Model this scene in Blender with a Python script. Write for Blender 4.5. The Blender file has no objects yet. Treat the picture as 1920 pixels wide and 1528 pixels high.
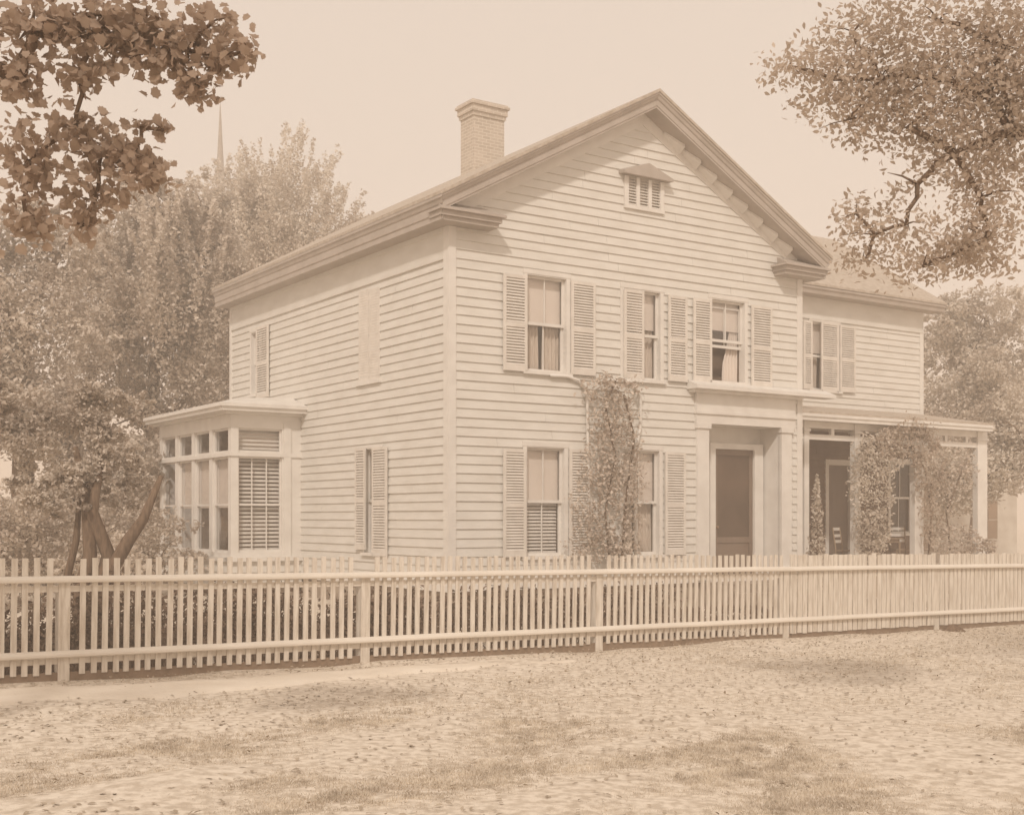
import bpy, math, random
import numpy as np
from mathutils import Vector, Matrix
random.seed(7); RNG = np.random.default_rng(7)
sc = bpy.context.scene
COL = sc.collection
PI = math.pi

# ------------------------------------------------------------------ survey numbers (photo measured once, everything stands in metres)
FPX, CX, HY, EYE = 2317.0, 960.0, 970.0, 1.6
Uv = np.array([.8294, .5586]); Vv = np.array([-.5586, .8294])
C0 = np.array([-.0509 * 21.5, 21.5])
def front(px, py=None, t=0.0):
    """point on a wall parallel to the gable front, t metres behind it -> (u, z)"""
    xr = (px - CX) / FPX
    Y = (Vv @ C0 + t) / (Vv[0] * xr + Vv[1])
    u = float(Uv @ (np.array([xr * Y, Y]) - C0))
    return u if py is None else (u, EYE + (HY - py) / FPX * Y)
def side(px, py=None, c=0.0):
    xr = (px - CX) / FPX
    Y = (Uv @ C0 + c) / (Uv[0] * xr + Uv[1])
    v = float(Vv @ (np.array([xr * Y, Y]) - C0))
    return v if py is None else (v, EYE + (HY - py) / FPX * Y)
def spot(px, py, Y):
    return Vector(((px - CX) / FPX * Y, Y, EYE + (HY - py) / FPX * Y))
def rect(px0, px1, py0, py1, f=front, t=0.0):
    a, b = f(px0, None, t), f(px1, None, t)
    m = (px0 + px1) / 2
    z0 = f(m, py1, t)[1]; z1 = f(m, py0, t)[1]
    return (min(a, b), max(a, b), z0, z1)

F0 = np.array([-4.43, 12.07]); FD = np.array([.8284, .5601])
def gz(x, y):
    s = (x - F0[0]) * FD[0] + (y - F0[1]) * FD[1]
    return -.0133 * max(-6, min(22, s))

# ------------------------------------------------------------------ materials
def mat(name, rgb, rgb2=None, scale=6.0, rough=.8, bump=0.0, stretch=(1, 1, 1), lo=.35, hi=.65, detail=6, trans=0.0, rgb3=None, bscale=None):
    m = bpy.data.materials.new(name); m.use_nodes = True
    nt = m.node_tree; b = nt.nodes['Principled BSDF']
    b.inputs['Roughness'].default_value = rough
    b.inputs['Specular IOR Level'].default_value = .25
    tc = nt.nodes.new('ShaderNodeTexCoord'); mp = nt.nodes.new('ShaderNodeMapping')
    mp.inputs['Scale'].default_value = stretch
    nt.links.new(tc.outputs['Object'], mp.inputs['Vector'])
    n = nt.nodes.new('ShaderNodeTexNoise'); n.inputs['Scale'].default_value = scale; n.inputs['Detail'].default_value = detail
    nt.links.new(mp.outputs[0], n.inputs['Vector'])
    if rgb2 is None: rgb2 = tuple(c * .9 for c in rgb)
    r = nt.nodes.new('ShaderNodeValToRGB')
    r.color_ramp.elements[0].position = lo; r.color_ramp.elements[0].color = (*rgb, 1)
    r.color_ramp.elements[1].position = hi; r.color_ramp.elements[1].color = (*rgb2, 1)
    if rgb3:
        e = r.color_ramp.elements.new(min(.98, hi + .12)); e.color = (*rgb3, 1)
    nt.links.new(n.outputs['Fac'], r.inputs[0]); nt.links.new(r.outputs[0], b.inputs['Base Color'])
    if bump:
        n2 = nt.nodes.new('ShaderNodeTexNoise'); n2.inputs['Scale'].default_value = bscale or scale * 4; n2.inputs['Detail'].default_value = 8
        nt.links.new(mp.outputs[0], n2.inputs['Vector'])
        bp = nt.nodes.new('ShaderNodeBump'); bp.inputs['Strength'].default_value = bump; bp.inputs['Distance'].default_value = .03
        nt.links.new(n2.outputs['Fac'], bp.inputs['Height']); nt.links.new(bp.outputs[0], b.inputs['Normal'])
    if trans:
        tr = nt.nodes.new('ShaderNodeBsdfTranslucent'); nt.links.new(r.outputs[0], tr.inputs['Color'])
        mx = nt.nodes.new('ShaderNodeMixShader'); mx.inputs[0].default_value = trans
        nt.links.new(b.outputs[0], mx.inputs[1]); nt.links.new(tr.outputs[0], mx.inputs[2])
        nt.links.new(mx.outputs[0], nt.nodes['Material Output'].inputs[0])
    return m
M = {}
M['rail'] = mat('rail_paint', (.76, .70, .62), (.66, .60, .52), 3, .7, .1, (.5, 3, 3), .35, .8, bscale=20)
M['paint'] = mat('house_paint', (.72, .69, .64), (.65, .615, .56), 1.1, .6, .15, (1.6, 1.6, 5), .38, .72, 10, rgb3=(.60, .55, .48), bscale=22)
M['trim'] = mat('trim_paint', (.77, .735, .685), (.70, .66, .61), 3, .5, .06, bscale=40)
M['shutter'] = mat('shutter_paint', (.74, .69, .63), (.66, .61, .55), 5, .55, .05)
M['fence'] = mat('fence_paint', (.74, .68, .60), (.52, .45, .37), 5, .75, .3, (5, 5, .6), .40, .72, bscale=40)
M['board'] = mat('fence_base_board', (.30, .22, .16), (.23, .165, .115), 8, .9, .2)
M['roof'] = mat('roof_shingle', (.52, .45, .38), (.42, .35, .28), 9, .85, .3)
M['chimney'] = mat('painted_brick', (.60, .53, .45), (.52, .45, .37), 8, .9, .3)
M['shade'] = mat('window_shade', (.72, .64, .57), (.68, .60, .53), 2, .8, 0)
M['curtain'] = mat('lace_curtain', (.62, .54, .46), (.52, .43, .35), 12, .9, 0, (4, 4, .4))
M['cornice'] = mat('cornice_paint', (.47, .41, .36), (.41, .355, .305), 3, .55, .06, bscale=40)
M['screen'] = mat('dark_door_screen', (.10, .068, .047), (.15, .10, .07), 1.2, .35, 0)
M['porch_shade'] = mat('porch_shade_brown', (.22, .15, .105), (.18, .12, .085), 3, .8, .1)  # shade under the porch roof put into the wing wall colour
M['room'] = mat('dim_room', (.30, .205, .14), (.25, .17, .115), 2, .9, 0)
M['door'] = mat('brown_door', (.235, .175, .135), (.20, .145, .11), 3, .5, .05, (1, 1, .3))
M['stone'] = mat('foundation_stone', (.42, .35, .28), (.28, .22, .17), 5, .9, .5)
M['bark'] = mat('bark', (.25, .17, .115), (.15, .10, .065), 9, .9, .6, (3, 3, .6))
M['maple'] = mat('maple_leaf', (.42, .315, .235), (.54, .42, .33), 5, .6, 0, trans=.5)
M['leafdark'] = mat('dark_leaf', (.47, .38, .30), (.66, .56, .47), 2.5, .6, 0, trans=.45)
M['leafmid'] = mat('mid_leaf', (.48, .40, .33), (.74, .655, .56), .9, .6, 0, trans=.3)
M['leafpale'] = mat('pale_leaf', (.56, .48, .40), (.80, .73, .64), .9, .6, 0, trans=.35)
M['vine'] = mat('vine_leaf', (.46, .37, .30), (.72, .63, .54), 7, .6, 0, trans=.2)
M['ground'] = mat('dirt_ground', (.55, .47, .38), (.76, .68, .58), 13, .95, .45, (1, 1, 1), .38, .60, 15, bscale=14)
M['path'] = mat('bare_path', (.78, .70, .60), (.70, .615, .51), 1.8, .95, .3, bscale=20)
M['grass'] = mat('dry_grass', (.50, .425, .34), (.74, .66, .55), 3.5, .8, 0, trans=.25)
M['litter'] = mat('fallen_leaf', (.33, .265, .20), (.47, .39, .30), 3, .9, 0)
M['yard'] = mat('yard_plants', (.15, .10, .068), (.24, .17, .12), 3, .8, 0, trans=.2)
M['far_paint'] = mat('weathered_white_paint', (.62, .57, .50), (.52, .46, .39), 2, .8, .1)
M['slate'] = mat('slate', (.36, .31, .26), (.30, .25, .21), 3, .8, .1)
M['pot'] = mat('clay_pot', (.36, .24, .16), (.30, .19, .12), 8, .85, .2)
M['wood'] = mat('worn_wood', (.40, .29, .20), (.30, .21, .14), 6, .6, .1, (4, 4, .6))
def glass():
    m = bpy.data.materials.new('window_glass'); m.use_nodes = True; nt = m.node_tree; nt.nodes.clear()
    o = nt.nodes.new('ShaderNodeOutputMaterial'); mx = nt.nodes.new('ShaderNodeMixShader'); fr = nt.nodes.new('ShaderNodeLayerWeight'); fr.inputs[0].default_value = .5
    p = nt.nodes.new('ShaderNodeMath'); p.operation = 'POWER'; p.inputs[1].default_value = 4.0
    q = nt.nodes.new('ShaderNodeMath'); q.operation = 'MULTIPLY_ADD'; q.inputs[1].default_value = .85; q.inputs[2].default_value = .07
    t = nt.nodes.new('ShaderNodeBsdfTransparent'); g = nt.nodes.new('ShaderNodeBsdfGlossy'); g.inputs['Roughness'].default_value = .04
    n = nt.nodes.new('ShaderNodeTexNoise'); n.inputs['Scale'].default_value = 1.3
    bp = nt.nodes.new('ShaderNodeBump'); bp.inputs['Strength'].default_value = .12; bp.inputs['Distance'].default_value = .05
    nt.links.new(n.outputs[0], bp.inputs['Height']); nt.links.new(bp.outputs[0], g.inputs['Normal'])
    nt.links.new(fr.outputs['Facing'], p.inputs[0]); nt.links.new(p.outputs[0], q.inputs[0]); nt.links.new(q.outputs[0], mx.inputs[0])
    nt.links.new(t.outputs[0], mx.inputs[1]); nt.links.new(g.outputs[0], mx.inputs[2])
    nt.links.new(mx.outputs[0], o.inputs[0]); return m
M['glass'] = glass()

# ------------------------------------------------------------------ mesh helpers
def tag(o, label=None, cat=None, group=None, kind=None):
    if label: o['label'] = label
    if cat: o['category'] = cat
    if group: o['group'] = group
    if kind: o['kind'] = kind
    return o
def empty(name, loc, rz=0.0):
    o = bpy.data.objects.new(name, None); COL.objects.link(o); o.location = loc; o.rotation_euler = (0, 0, rz)
    o.empty_display_size = .3; return o
class MB:
    def __init__(s): s.v = []; s.f = []
    def add(s, vs, fs):
        n = len(s.v); s.v += [tuple(p) for p in vs]; s.f += [tuple(i + n for i in f) for f in fs]
    def hexa(s, p):   # 8 points: bottom ring 0-3, top ring 4-7
        s.add(p, [(0, 3, 2, 1), (4, 5, 6, 7), (0, 1, 5, 4), (1, 2, 6, 5), (2, 3, 7, 6), (3, 0, 4, 7)])
    def box(s, x0, x1, y0, y1, z0, z1):
        s.hexa([(x0, y0, z0), (x1, y0, z0), (x1, y1, z0), (x0, y1, z0), (x0, y0, z1), (x1, y0, z1), (x1, y1, z1), (x0, y1, z1)])
    def pbox(s, P, a0, a1, z0, z1, o0, o1):
        s.hexa([P(a0, z0, o0), P(a1, z0, o0), P(a1, z0, o1), P(a0, z0, o1), P(a0, z1, o0), P(a1, z1, o0), P(a1, z1, o1), P(a0, z1, o1)])
    def sheet(s, P, a0, a1, z0, z1, o): s.add([P(a0, z0, o), P(a1, z0, o), P(a1, z1, o), P(a0, z1, o)], [(0, 1, 2, 3)])
    def prism(s, A, B):   # two matching closed outlines
        n = len(A); s.add(list(A) + list(B), [tuple(range(n))[::-1], tuple(range(n, 2 * n))] + [(i, (i + 1) % n, n + (i + 1) % n, n + i) for i in range(n)])
    def tube(s, pts, rs, k=8):
        pts = [Vector(p) for p in pts]; rings = []
        for i, p in enumerate(pts):
            d = (pts[min(i + 1, len(pts) - 1)] - pts[max(i - 1, 0)]).normalized()
            a = d.orthogonal().normalized() if i == 0 else (a - d * a.dot(d)).normalized()
            b = d.cross(a)
            rings.append([p + (a * math.cos(2 * PI * j / k) + b * math.sin(2 * PI * j / k)) * rs[i] for j in range(k)])
        vs = [q for r in rings for q in r]; fs = []
        for i in range(len(pts) - 1):
            for j in range(k): fs.append((i * k + j, i * k + (j + 1) % k, (i + 1) * k + (j + 1) % k, (i + 1) * k + j))
        fs.append(tuple(range(k))[::-1]); fs.append(tuple((len(pts) - 1) * k + j for j in range(k)))
        s.add(vs, fs)
    def build(s, name, m, parent=None, smooth=False):
        me = bpy.data.meshes.new(name); me.from_pydata(s.v, [], s.f); me.validate(); me.update()
        me.materials.append(m)
        if smooth:
            for p in me.polygons: p.use_smooth = True
        o = bpy.data.objects.new(name, me); COL.objects.link(o)
        if parent is not None: o.parent = parent
        return o
# leaf clouds ------------------------------------------------------
OVAL = np.array([(0, -.5), (.26, -.12), (.2, .22), (0, .55), (-.2, .22), (-.26, -.12)])
MAPLE = np.array([(0, -.42), (.14, -.36), (.38, -.36), (.40, -.16), (.54, .06), (.38, .16), (.34, .36), (.16, .36), (0, .55),
                  (-.16, .36), (-.34, .36), (-.38, .16), (-.54, .06), (-.40, -.16), (-.38, -.36), (-.14, -.36)])
DIAM = np.array([(0, -.5), (.3, 0), (0, .5), (-.3, 0)])
def leafcloud(name, m, parent, pts, size, shape=DIAM, jit=.35, up=.5, rng=RNG):
    pts = np.asarray(pts, float); n = len(pts); k = len(shape)
    nrm = rng.normal(size=(n, 3)); nrm[:, 2] += up * 2; nrm /= np.linalg.norm(nrm, axis=1)[:, None]
    t = rng.normal(size=(n, 3)); t -= nrm * (t * nrm).sum(1)[:, None]; t /= np.linalg.norm(t, axis=1)[:, None]
    b = np.cross(nrm, t); sz = size * (1 + jit * rng.uniform(-1, 1, n))
    V = pts[:, None, :] + sz[:, None, None] * (shape[None, :, 0, None] * t[:, None, :] + shape[None, :, 1, None] * b[:, None, :])
    fold = (np.abs(shape[:, 0]) * .35)[None, :, None] * sz[:, None, None] * nrm[:, None, :]
    V = (V + fold).reshape(-1, 3)
    me = bpy.data.meshes.new(name); me.vertices.add(n * k); me.vertices.foreach_set('co', V.ravel())
    me.loops.add(n * k); me.loops.foreach_set('vertex_index', np.arange(n * k, dtype=np.int32))
    me.polygons.add(n); me.polygons.foreach_set('loop_start', np.arange(0, n * k, k, dtype=np.int32))
    try: me.polygons.foreach_set('loop_total', np.full(n, k, dtype=np.int32))
    except Exception: pass
    me.update(); me.validate(); me.materials.append(m)
    o = bpy.data.objects.new(name, me); COL.objects.link(o)
    if parent is not None: o.parent = parent
    return o
def blob_points(blobs, n, clump=.18, per=26, rng=RNG):
    """blobs: (x,y,z,rx,ry,rz[,density]); leaves sit in many little clumps spread through the ellipsoids, thicker towards the shell"""
    w = np.array([b[3] * b[4] * b[5] * (b[6] if len(b) > 6 else 1) for b in blobs]) ** .8; w /= w.sum(); out = []
    for b, wi in zip(blobs, w):
        nc = max(3, int(n * wi / per))
        d = rng.normal(size=(nc, 3)); d /= np.linalg.norm(d, axis=1)[:, None]
        r = rng.uniform(.25, 1, nc) ** .6 * rng.uniform(.85, 1.12, nc)
        R = np.array(b[3:6]); c = np.array(b[:3]) + d * r[:, None] * R
        rad = clump * R.mean()
        p = c[:, None, :] + rng.normal(size=(nc, per, 3)) * rad * np.array([1, 1, .7])
        out.append(p.reshape(-1, 3))
    return np.concatenate(out)
def make_tree(name, label, cat, group, base, h, r, blobs, n, leaf, m, clump=.18, per=26, shape=DIAM, stems=None, barkmat=None, limb=1.0, rough=True, extra=None, high=()):
    z0 = gz(*base); root = empty(name, (base[0], base[1], z0)); tag(root, label, cat, group)
    B = Vector((base[0], base[1], z0)); tb = MB()
    if stems is None:
        rr = random.Random(int(base[0] * 100) + 5)
        top = Vector((rr.uniform(-.3, .3), rr.uniform(-.3, .3), h))
        tb.tube([(0, 0, -.25), (0, 0, .15), top * .5 + Vector((.08, .05, 0)), top], [r * 1.5, r * 1.08, r * .85, r * .62], 10)
        nodes = [(top * .95, r * (.5 if limb == 1 else .2))]; todo = [(Vector(q[:3]) - B, q) for q in list(blobs) + list(high)]
        while todo:
            _, i, j = min(((todo[i][0] - nodes[j][0]).length + .25 * (nodes[j][0] - top).length, i, j) for i in range(len(todo)) for j in range(len(nodes)))
            e, b = todo.pop(i); st, sr = nodes[j]; ln = (e - st).length
            if limb < 1: sr = max(.012, sr)
            if b in high: sr = max(sr, r * .58 if j == 0 else r * .3)
            er = max(sr * .72, .010 if limb < 1 else .03)
            mids = [st.lerp(e, t) + Vector((rr.uniform(-1, 1), rr.uniform(-1, 1), rr.uniform(-.2, 1))) * ln * .08 for t in (.35, .7)]
            tb.tube([st] + mids + [e], [sr, sr * .9, (sr + er) / 2, er], 7); nodes.append((e, er))
            for _ in range(3):
                q = e + Vector((rr.uniform(-1, 1) * b[3], rr.uniform(-1, 1) * b[4], rr.uniform(-.6, .9) * b[5])) * .8
                tb.tube([e, e.lerp(q, .5) + Vector((0, 0, .1 * b[5])), q], [er * .6, er * .4, er * .12], 5)
    else:
        for pts, rs in stems: tb.tube(pts, rs, 9)
    tb.build('trunk', barkmat or M['bark'], root, True)
    if rough:
        r2 = random.Random(int(base[0] * 31) + 3); ex = []
        for b in blobs:
            for _ in range(5):
                v = Vector((r2.gauss(0, 1), r2.gauss(0, 1), r2.gauss(.25, 1))).normalized(); k = r2.uniform(.28, .5)
                ex.append((b[0] + v.x * b[3], b[1] + v.y * b[4], b[2] + v.z * b[5], b[3] * k, b[4] * k, b[5] * k * r2.uniform(.8, 1.5), (b[6] if len(b) > 6 else 1) * 1.6))
        blobs = [tuple(b[:3]) + (b[3] * .85, b[4] * .85, b[5] * .85, (b[6] if len(b) > 6 else 1)) for b in blobs] + ex
    p = blob_points(blobs, n, clump, per)
    if extra is not None: p = np.concatenate([p, extra])
    p = p - np.array(B)
    leafcloud('crown', m, root, p, leaf, shape)
    return root

# ------------------------------------------------------------------ the house
HZ = gz(*C0)
HOUSE = empty('wooden_house', (C0[0], C0[1], 0.0), math.atan2(Uv[1], Uv[0]))
tag(HOUSE, 'large white clapboard house with gabled front, bay window, side wing and covered porch', 'house')
W, L = 8.73, 10.26
RW = front(1728, None, 3.0)          # right end of the wing
ZT = 5.52 + EYE; SL = .548; OV = .45  # roof surface at the eave tip
def zr(x): return ZT + SL * (min(x, W - x) + OV)
PF = lambda s, z, o: (s, -o, z)
PS = lambda s, z, o: (-o, s, z)
PW = lambda s, z, o: (s, 3.0 - o, z)
EXP = .163
def clad(mb, P, lim, zb, zt, holes, seed=1):
    """lapped clapboards; lim(z) -> (s0, s1); holes = rectangles left open"""
    rr = random.Random(seed); z = zb
    while z < zt - .005:
        z1 = min(z + EXP, zt)
        jit = rr.uniform(-.0015, .0015)
        hs = [h for h in holes if h[2] < z1 and h[3] > z]
        a0, a1 = lim(z); b0, b1 = lim(z1)
        jn = set(); xj = min(a0, b0) + rr.uniform(.8, 4.2)
        while xj < max(a1, b1) - .4: jn.add(xj); xj += rr.uniform(2.4, 4.6)
        cuts = sorted({min(a0, b0), max(a1, b1)} | {h[0] for h in hs} | {h[1] for h in hs} | jn)
        for c0, c1 in zip(cuts[:-1], cuts[1:]):
            mid = (c0 + c1) / 2; segs = [(z, z1)]
            for h in hs:
                if h[0] <= mid <= h[1]:
                    ns = []
                    for (p, q) in segs:
                        if h[2] > p + .004: ns.append((p, min(q, h[2])))
                        if h[3] < q - .004: ns.append((max(p, h[3]), q))
                    segs = ns
            for (p, q) in segs:
                if q <= p: continue
                def L0(zz):
                    f = (zz - z) / max(1e-6, z1 - z)
                    return max(c0 + (.0025 if c0 in jn else 0), a0 + (b0 - a0) * f), min(c1 - (.0025 if c1 in jn else 0), a1 + (b1 - a1) * f)
                jt = jit + rr.uniform(-.002, .002)
                def off(zz): return .030 - .024 * (zz - z) / EXP + jt
                s00, s01 = L0(p); s10, s11 = L0(q)
                if s01 <= s00: continue
                if s11 < s10: s10 = s11 = (s10 + s11) / 2
                mb.hexa([P(s00, p, off(p)), P(s01, p, off(p)), P(s01, p, -.03), P(s00, p, -.03),
                         P(s10, q, off(q)), P(s11, q, off(q)), P(s11, q, -.03), P(s10, q, -.03)])
        z = z1
# ---- windows and shutters
def shutter(P, r, o=.045, swing=None, label=None, flat=False):
    s0, s1, z0, z1 = r; fr = MB(); w = s1 - s0; st = min(.055, w * .17); th = .02 if flat else .035; zm = z0 + (z1 - z0) * .48
    for a, b in ((s0, s0 + st), (s1 - st, s1)): fr.pbox(P, a, b, z0, z1, o, o + th)
    for a, b in ((z0, z0 + .11), (zm - .04, zm + .04), (z1 - .06, z1)): fr.pbox(P, s0 + st, s1 - st, a, b, o + .002, o + th - .002)
    f = fr.build('shutter', M['shutter'], HOUSE)
    if label: f['label'] = label
    lv = MB(); pitch = .05; FL = 1.0 if flat else .80; OI = .012 if flat else .001
    for a, b in ((z0 + .11, zm - .04), (zm + .04, z1 - .06)):
        n = max(1, int((b - a) / pitch)); pt = (b - a) / n
        for i in range(n):
            zz = a + i * pt + random.uniform(-.003, .003)
            lv.hexa([P(s0 + st, zz, o + th - .004), P(s1 - st, zz, o + th - .004), P(s1 - st, zz + .007, o + th), P(s0 + st, zz + .007, o + th),
                     P(s0 + st, zz + pt * FL, o + OI), P(s1 - st, zz + pt * FL, o + OI), P(s1 - st, zz + pt * FL + .007, o + OI + .004), P(s0 + st, zz + pt * FL + .007, o + OI + .004)])
    lv.build('louvres', M['shutter'], f)
    return f
def folds(P, s0, s1, z0, z1, o, amp=.025, wl=.085, sway=None):
    mb = MB(); n = max(8, int((s1 - s0) / wl * 8)); rows = 8; vs = []
    for j in range(rows + 1):
        zz = z1 + (z0 - z1) * j / rows
        for i in range(n + 1):
            s = s0 + (s1 - s0) * i / n
            if sway: s = sway(s, j / rows)
            vs.append(P(s, zz, o + amp * math.sin(i / 8 * 2 * PI + .7 * math.sin(j * .6))))
    fs = [(j * (n + 1) + i, j * (n + 1) + i + 1, (j + 1) * (n + 1) + i + 1, (j + 1) * (n + 1) + i) for j in range(rows) for i in range(n)]
    mb.add(vs, fs); return mb
def window(P, r, shade=.45, curtain='full', raised=0.0, muntins=1, blinds=False, casing=.085, sill=True, shadebtm=None, parent=None, dep=.55):
    s0, s1, z0, z1 = r; w = s1 - s0; h = z1 - z0; fr = MB(); c = casing
    fr.pbox(P, s0 - c, s0, z0, z1 + .02, -.13, .040); fr.pbox(P, s1, s1 + c, z0, z1 + .02, -.13, .040)
    fr.pbox(P, s0 - c - .01, s1 + c + .01, z1 + .02, z1 + .02 + c, -.13, .046)
    fr.pbox(P, s0, s1, z1, z1 + .0195, -.13, .035)
    if sill: fr.pbox(P, s0 - c - .03, s1 + c + .03, z0 - .06, z0 - .0005, -.13, .085)
    f = fr.build('window', M['trim'], parent or HOUSE)
    zm = z0 + h * .5; sa = MB(); e = .045
    def sash(mb, a, b, o, n):
        mb.pbox(P, s0, s0 + e, a, b, o - .035, o); mb.pbox(P, s1 - e, s1, a, b, o - .035, o)
        mb.pbox(P, s0 + e, s1 - e, a, a + .055, o - .034, o - .001); mb.pbox(P, s0 + e, s1 - e, b - .04, b, o - .034, o - .001)
        for i in range(n):
            x = s0 + e + (w - 2 * e) * (i + 1) / (n + 1); mb.pbox(P, x - .010, x + .010, a + .055, b - .04, o - .028, o - .006)
    sash(sa, zm - .02, z1, -.045, muntins); lo = z0 + raised * h
    sash(sa, lo, zm + .02 + raised * h, -.085, muntins)
    sa.build('sash', M['trim'], f)
    g = MB(); g.sheet(P, s0 + e, s1 - e, zm + .03, z1 - .04, -.065); g.sheet(P, s0 + e, s1 - e, lo + .05, zm - .02 + raised * h, -.105)
    g.build('pane', M['glass'], f)
    if shade:
        m = MB(); m.pbox(P, s0 + .02, s1 - .02, z1 - h * shade, z1, -.150, -.145); m.build('shade', M['shade'], f)
    if curtain == 'full':
        folds(P, s0 + .02, s0 + w * .46, z0, z1 - .05, -.21).build('curtain', M['curtain'], f, True)
        folds(P, s0 + w * .56, s1 - .02, z0, z1 - .05, -.21).build('curtain', M['curtain'], f, True)
    elif curtain == 'side':
        def sw(s, k):
            a = .5 + .5 * abs(2 * k - .55) ** 1.0
            return s1 - .02 - (s1 - .02 - s) * min(1, a)
        folds(P, s0 + w * .55, s1 - .02, z0, z1 - .05, -.19, .03, .09, sw).build('curtain', M['shade'], f, True)
    elif curtain == 'half':
        folds(P, s0 + .02, s1 - .02, z1 - h * .48, z1 - h * .2, -.20).build('curtain', M['shade'], f, True)
    if blinds:
        b = MB(); zz = z0 + .05
        while zz < z1 - (h * shade if shade else .05):
            b.hexa([P(s0 + .04, zz, -.16), P(s1 - .04, zz, -.16), P(s1 - .04, zz + .004, -.157), P(s0 + .04, zz + .004, -.157),
                    P(s0 + .04, zz + .035, -.185), P(s1 - .04, zz + .035, -.185), P(s1 - .04, zz + .039, -.182), P(s0 + .04, zz + .039, -.182)]); zz += .062
        b.build('blind', M['shutter'], f)
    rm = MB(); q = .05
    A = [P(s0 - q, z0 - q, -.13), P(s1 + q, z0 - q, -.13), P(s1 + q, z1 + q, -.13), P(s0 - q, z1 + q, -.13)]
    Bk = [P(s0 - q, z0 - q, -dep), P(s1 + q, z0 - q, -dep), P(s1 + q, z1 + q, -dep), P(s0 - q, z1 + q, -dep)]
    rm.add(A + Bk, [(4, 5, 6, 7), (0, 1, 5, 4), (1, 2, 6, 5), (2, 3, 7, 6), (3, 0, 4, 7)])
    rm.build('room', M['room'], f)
    return f

wins = [  # opening rectangle on the gable front + what hangs in it
    (rect(987, 1060, 520, 698), dict(shade=.50, curtain='full')),
    (rect(1168, 1236, 546, 712), dict(shade=.42, curtain='full')),
    (rect(1333, 1394, 565, 716), dict(shade=.36, curtain='side', raised=.42)),
    (rect(986, 1056, 840, 1042), dict(shade=.50, curtain=None, blinds=True)),
    (rect(1166, 1234, 845, 1040), dict(shade=.50, curtain='full')),
]
holes = []
for r, kw in wins:
    window(PF, r, **kw); holes.append((r[0] - .08, r[1] + .08, r[2] - .055, r[3] + .10))
for px in [(940, 984, 516, 696), (1067, 1112, 530, 704), (1166, 1203, 545, 712), (1249, 1284, 556, 716), (1296, 1330, 562, 718), (1405, 1443, 575, 728),
           (940, 982, 842, 1044), (1064, 1106, 843, 1044), (1243, 1281, 848, 1040)]:
    shutter(PF, rect(*px), .05)
# gable louvre with little hood
gr = rect(1168, 1242, 337, 390); gs0, gs1, gz0, gz1 = gr
gv = MB(); wv = (gs1 - gs0)
gv.pbox(PF, gs0, gs1, gz0 - .07, gz0, -.02, .07)
bars = [0, .11, .33, .40, .62, .69, .91, 1.0]
slots = []
for a, b in ((0, .10), (.30, .38), (.60, .68), (.90, 1)): gv.pbox(PF, gs0 + wv * a, gs0 + wv * b, gz0, gz1, -.02, .06)
gvo = gv.build('gable_vent', M['trim'], HOUSE)
hd = MB(); hm = (gs0 + gs1) / 2
hd.prism([(gs0 - .12, -.20, gz1), (gs1 + .12, -.20, gz1), (gs1 + .12, -.20, gz1 + .05), (hm, -.20, gz1 + .27), (gs0 - .12, -.20, gz1 + .05)],
         [(gs0 - .12, -.005, gz1 + .02), (gs1 + .12, -.005, gz1 + .02), (gs1 + .12, -.005, gz1 + .10), (hm, -.005, gz1 + .30), (gs0 - .12, -.005, gz1 + .10)])
hd.build('vent_hood', M['cornice'], gvo)
sl = MB()
for a, b in ((.10, .30), (.38, .60), (.68, .90)):
    zz = gz0 + .01
    while zz < gz1 - .02:
        sl.hexa([PF(gs0 + wv * a, zz, .04), PF(gs0 + wv * b, zz, .04), PF(gs0 + wv * b, zz + .006, .045), PF(gs0 + wv * a, zz + .006, .045),
                 PF(gs0 + wv * a, zz + .04, .0), PF(gs0 + wv * b, zz + .04, .0), PF(gs0 + wv * b, zz + .046, .005), PF(gs0 + wv * a, zz + .046, .005)]); zz += .055
sl.pbox(PF, gs0, gs1, gz0, gz1, -.06, -.04)
sl.build('slats', M['shutter'], gvo)
holes.append((gs0 + .01, gs1 - .01, gz0 - .02, gz1))
# doorway
DS0, DS1 = front(1303), front(1484); DO0, DO1 = front(1325), front(1461)
ztop = front(1330, 795)[1]; zent = front(1300, 727)[1]
holes.append((DS0, DS1, -1, zent - .05))
cl = MB()
ZB = .42; ZSOF = 5.07 + EYE
def limf(z):
    if z <= ZT + SL * OV - .38: return (.11, W - .11)
    x = (z - ZT + .36) / SL - OV
    return (max(.11, x), min(W - .11, W - x))
clad(cl, PF, limf, ZB, zr(W / 2) - .40, holes, 3)
cl.build('wall', M['paint'], HOUSE)
# side wall
sholes = []
BV0 = 6.15; BVL = 4.6; BW = 1.59
SPF = lambda r: (r[0], r[1], r[2], r[3])
s_far = rect(474, 500, 622, 738, side)
window(PS, s_far, shade=.5, curtain='full'); sholes.append((s_far[0] - .08, s_far[1] + .08, s_far[2] - .055, s_far[3] + .10))
shutter(PS, rect(486, 508, 612, 746, side), .05)
s_low = rect(686, 716, 842, 1036, side)
window(PS, s_low, shade=.45, curtain=None, casing=.05); sholes.append((s_low[0] - .05, s_low[1] + .05, s_low[2] - .055, s_low[3] + .07))
shutter(PS, rect(672, 691, 840, 1030, side), .05); shutter(PS, rect(704, 731, 838, 1042, side), .05)
shutter(PS, rect(675, 694, 545, 716, side), .012, label='closed shutter painted the same white as the wall', flat=True)
shutter(PS, rect(695, 714, 541, 715, side), .012, label='closed shutter painted the same white as the wall', flat=True)
sb = MB(); r = rect(672, 717, 714, 719, side); sb.pbox(PS, r[0], r[1], r[2] - .02, r[3], 0, .07); sb.build('window_sill', M['trim'], HOUSE)
sholes.append((BV0 + .1, L, ZB, 3.4))
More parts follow.
